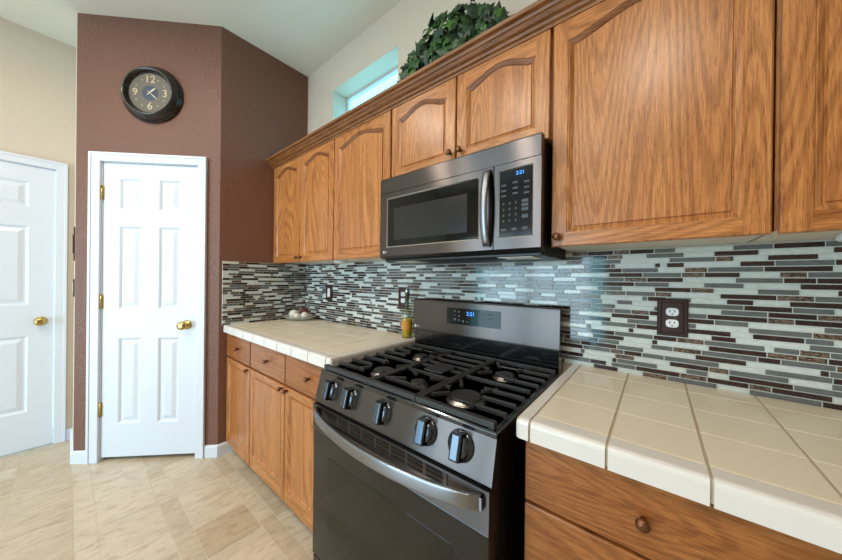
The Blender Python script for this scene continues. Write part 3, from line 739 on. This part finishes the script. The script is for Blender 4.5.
# ------------------------------------------------------------------ outlets and switches
def outlet(y, z, label, w=.080, h=.126, kind='outlet', x=W-.0082):
    t = thing('wall_outlet' if kind == 'outlet' else 'light_switch', label, 'outlet' if kind == 'outlet' else 'switch', (x, y, z))
    b = MB()
    def lp(i, d): return [(x-d, y-w/2+i, z-h/2+i), (x-d, y+w/2-i, z-h/2+i), (x-d, y+w/2-i, z+h/2-i), (x-d, y-w/2+i, z+h/2-i)]
    b.loops([lp(0, 0), lp(0, .006), lp(.004, .010), lp(.009, .010), lp(.013, .006)], 0, False, True, True); pl = obj('cover_plate', b, PLATE, t, label='dark bronze cover plate')
    if kind == 'outlet':
        for dz in (.0195, -.0195):
            b = MB(); cpts = []
            for k in range(20):
                a = k*2*math.pi/20; cpts.append((max(-.0165, min(.0165, .0185*math.cos(a))), max(-.0135, min(.0135, .0155*math.sin(a)))))
            b.prism([(x-.006, y+u, z+dz+v) for u, v in cpts], (-.003, 0, 0)); rc = obj('receptacle', b, WHITEP, t, label='white socket face')
            b = MB()
            for dy, hh in ((.006, .009), (-.006, .0075)): b.box(x-.0094, x-.0088, y+dy-.0011, y+dy+.0011, z+dz+.003-hh/2, z+dz+.003+hh/2)
            b.lathe([(.0022, 0), (.0022, .0005)], (x-.009, y, z+dz-.008), (-1, 0, 0), 10); obj('socket_slots', b, DKPL, rc)
    else:
        b = MB(); b.prism([(x-.006, y-.016, z-.033), (x-.010, y-.016, z-.033), (x-.007, y-.016, z+.033), (x-.006, y-.016, z+.033)], (0, .032, 0)); obj('rocker', b, WHITEP, t, label='white rocker')
outlet(-.042, 1.133, 'bronze framed outlet above the right counter')
outlet(1.205, 1.143, 'bronze framed outlet behind the oil bottle')
outlet(2.000, 1.143, 'bronze framed switch near the corner above the left counter', kind='switch')
def side_plate(y, z, h, label, rock):
    t = thing('light_switch', label, 'switch', (XL-.001, y, z)); b = MB()
    b.box(XL-.007, XL-.001, y-.036, y+.036, z-h/2, z+h/2); obj('cover_plate', b, PLATE, t, bevel=.002)
    b = MB(); b.box(XL-.011, XL-.007, y-.016, y+.016, z-h*.28, z+h*.28); obj('rocker', b, WHITEP if rock else PLATE, t)
side_plate(3.10, 1.47, .23, 'upper dark switch plate on the narrow wall beside the left door', False)
side_plate(3.10, 1.17, .12, 'lower dark switch plate with white rocker beside the left door', True)

# ------------------------------------------------------------------ under-cabinet puck lights
for (y, lab) in ((1.68, 'white puck light under the cabinets left of the microwave'), (-.385, 'white puck light under the right-hand cabinets')):
    t = thing('puck_light', lab, 'light', (1.19, y, UB-.001), group='puck lights under the cabinets')
    b = MB(); b.lathe([(.045, -.0015), (.045, -.016), (.040, -.020)], (1.19, y, UB), n=28); obj('housing', b, WHITEP, t)
    b = MB(); b.lathe([(.036, -.0202), (.034, -.0215)], (1.19, y, UB), n=28); obj('lens', b, LENS, t)

# ------------------------------------------------------------------ bowl with ornament balls, oil bottle
bx, by = 1.205, 2.235
GLS = mat('bowl_frosted_glass', (214, 222, 220), .12); BS(GLS).inputs['Alpha'].default_value = .55
b = MB(); b.lathe([(.05, .0), (.06, .002), (.10, .012), (.135, .034), (.138, .036), (.132, .035), (.098, .017), (.055, .006), (.01, .005)], (bx, by, CZ1+.0004), n=40)
single('shallow_bowl', b, GLS, 'shallow clear glass bowl holding ornament balls in the counter corner', 'bowl', loc=(bx, by, CZ1))
WB = mat('ivory_ball', (226, 220, 206), .7); h_ = noise(WB, mapping(WB, (1, 1, 1)), 70, 3); bump(WB, h_, .8, .004)
RB = mat('burgundy_ball', (92, 26, 34), .6); h_ = noise(RB, mapping(RB, (1, 1, 1)), 70, 3); bump(RB, h_, .8, .004)
for (dx, dy, r, m, lab, dz) in ((-.045, .030, .036, WB, 'large ivory ornament ball at the left of the glass bowl', .010), (.020, -.010, .034, RB, 'dark red ornament ball in the glass bowl', .030),
                          (-.050, -.032, .026, WB, 'middle ivory ornament ball at the front of the glass bowl', .008), (-.005, -.062, .027, WB, 'right-hand ivory ornament ball below the red one', .014)):
    b = MB(); c = (bx+dx, by+dy, CZ1+dz+r); b.ball(c, r, 20); single('ornament_ball', b, m, lab, 'ornament ball', 'ornament balls in the glass bowl', c)
ox, oy = 1.248, 1.118
t = thing('oil_bottle', 'glass bottle of golden oil with pourer, left of the range backguard', 'bottle', (ox, oy, CZ1+.0004))
z0 = CZ1+.0006
b = MB(); b.lathe([(.028, 0), (.031, .004), (.031, .135), (.027, .150), (.015, .172), (.0125, .185), (.0125, .250), (.0145, .252), (.0145, .262)], (ox, oy, z0), n=28, cap1=False); bo = obj('bottle_glass', b, clear('bottle_glass', (232, 240, 226), .06), t)
b = MB(); b.lathe([(.027, .004), (.0295, .006), (.0295, .112)], (ox, oy, z0), n=28)
om = mat('golden_oil', (206, 170, 44), .15); obj('oil', b, om, bo, label='golden oil')
b = MB(); b.lathe([(.0314, .048), (.0314, .100)], (ox, oy, z0), n=28, cap0=False, cap1=False); obj('paper_label', b, mat('amber_label', (196, 138, 40), .5), bo, label='amber label band')
b = MB(); b.lathe([(.0150, .255), (.0150, .275), (.009, .280), (.007, .300), (.005, .318), (.003, .319)], (ox, oy, z0), n=18); obj('pourer', b, CHROME, t, label='metal pourer')

# ------------------------------------------------------------------ ivy on top of the cabinets
iv = thing('ivy_plant', 'trailing green ivy in a pot on top of the wall cabinets', 'plant', (1.17, .78, 2.1505))
b = MB(); b.lathe([(.06, .0), (.075, .1), (.08, .12), (.072, .12), (.066, .10)], (1.19, .78, 2.1505), n=24); obj('pot', b, mat('dark_pot', (60, 48, 40), .6), iv)
rnd = random.Random(21)
LEAF = [(0, 0), (.28, -.16), (.42, .10), (.72, .12), (.50, .36), (.62, .62), (.30, .60), (0, 1.0), (-.30, .60), (-.62, .62), (-.50, .36), (-.72, .12), (-.42, .10), (-.28, -.16)]
def leaf(b, o, nrm, upv, s, m):
    nrm = nrm.normalized(); x = upv.cross(nrm)
    if x.length < .01: x = Vector((1, 0, 0)).cross(nrm)
    x.normalize(); y = nrm.cross(x)
    mid = [o+y*(s*.02), o+y*s*.32-nrm*s*.06, o+y*s*.98-nrm*s*.10]
    pt = lambda u, v: o+x*(u*s*.8)+y*(v*s)+nrm*(s*(-.16*v*v-.22*abs(u)+.12*(1 if abs(u) < .01 else 0)))
    vs = [o+y*(s*.35)+nrm*s*.06]+[pt(u, v) for u, v in LEAF]; n = len(LEAF)
    b.mesh(vs, [(0, 1+i, 1+(i+1) % n) for i in range(n)], m, True)
fol = MB(); stems = MB()
def put(c, s, m, out):
    nrm = (out+Vector((rnd.gauss(0, .45), rnd.gauss(0, .45), rnd.gauss(0, .35))))
    d = Vector((rnd.gauss(-.2, .5), rnd.gauss(0, .6), rnd.gauss(-.5, .5)))
    leaf(fol, c, nrm, -d, s, m)
for i in range(950):
    u = rnd.uniform(-1, 1); y = .75+u*.275
    hmax = .205*(1-abs(u-.05)**2.6)+.06
    h = rnd.uniform(.0, 1)**.8*hmax
    x = 1.17+rnd.uniform(-.125, .12)*(1-.5*h/.42)
    c = Vector((max(x, 1.075) if h < .06 else x, y, 2.225+h)); out = Vector((x-1.18, (y-.75)*.35, h*.4-.02)).normalized()+Vector((-.8, -.25, 0))
    put(c, rnd.uniform(.036, .068), rnd.choices([0, 1, 2, 3], [5, 5, 3, 1])[0], out)
sp = []
for k in range(9): u = k/8; sp.append(Vector((1.14, .50+.12*u, 2.30+.20*u-.03*u*u)))
paths = [sp]
for k in range(14):
    y = rnd.uniform(.56, .95); paths.append([Vector((1.18, .78+(y-.78)*.2, 2.26)), Vector((1.15, .78+(y-.78)*.6, 2.40)), Vector((1.10, y, 2.38)), Vector((1.07, y+rnd.uniform(-.05, .05), 2.24))])
for p in paths: stems.tube(p, .0022, 6)
for p in (sp[1], sp[2], sp[8]):
    for q in range(1): put(p+Vector((rnd.gauss(0, .012), rnd.gauss(0, .012), rnd.gauss(0, .012))), rnd.uniform(.03, .05), rnd.choice([1, 2]), Vector((-1, -.4, .3)))
def leafm(n, c):
    m = mat(n, c, .38); v = noise(m, mapping(m, (1, 1, 1)), 45, 3)
    L(m, ramp(m, v, [(.35, tuple(x*.72 for x in c)), (.65, tuple(min(255, x*1.2) for x in c))]), BS(m).inputs['Base Color']); return m
obj('foliage', fol, [leafm('ivy_deep', (20, 50, 28)), leafm('ivy_mid', (34, 72, 32)), leafm('ivy_fresh', (58, 98, 36)), leafm('ivy_blue', (28, 56, 48))], iv)
obj('vine_stems', stems, mat('ivy_stem', (70, 84, 44), .5), iv)
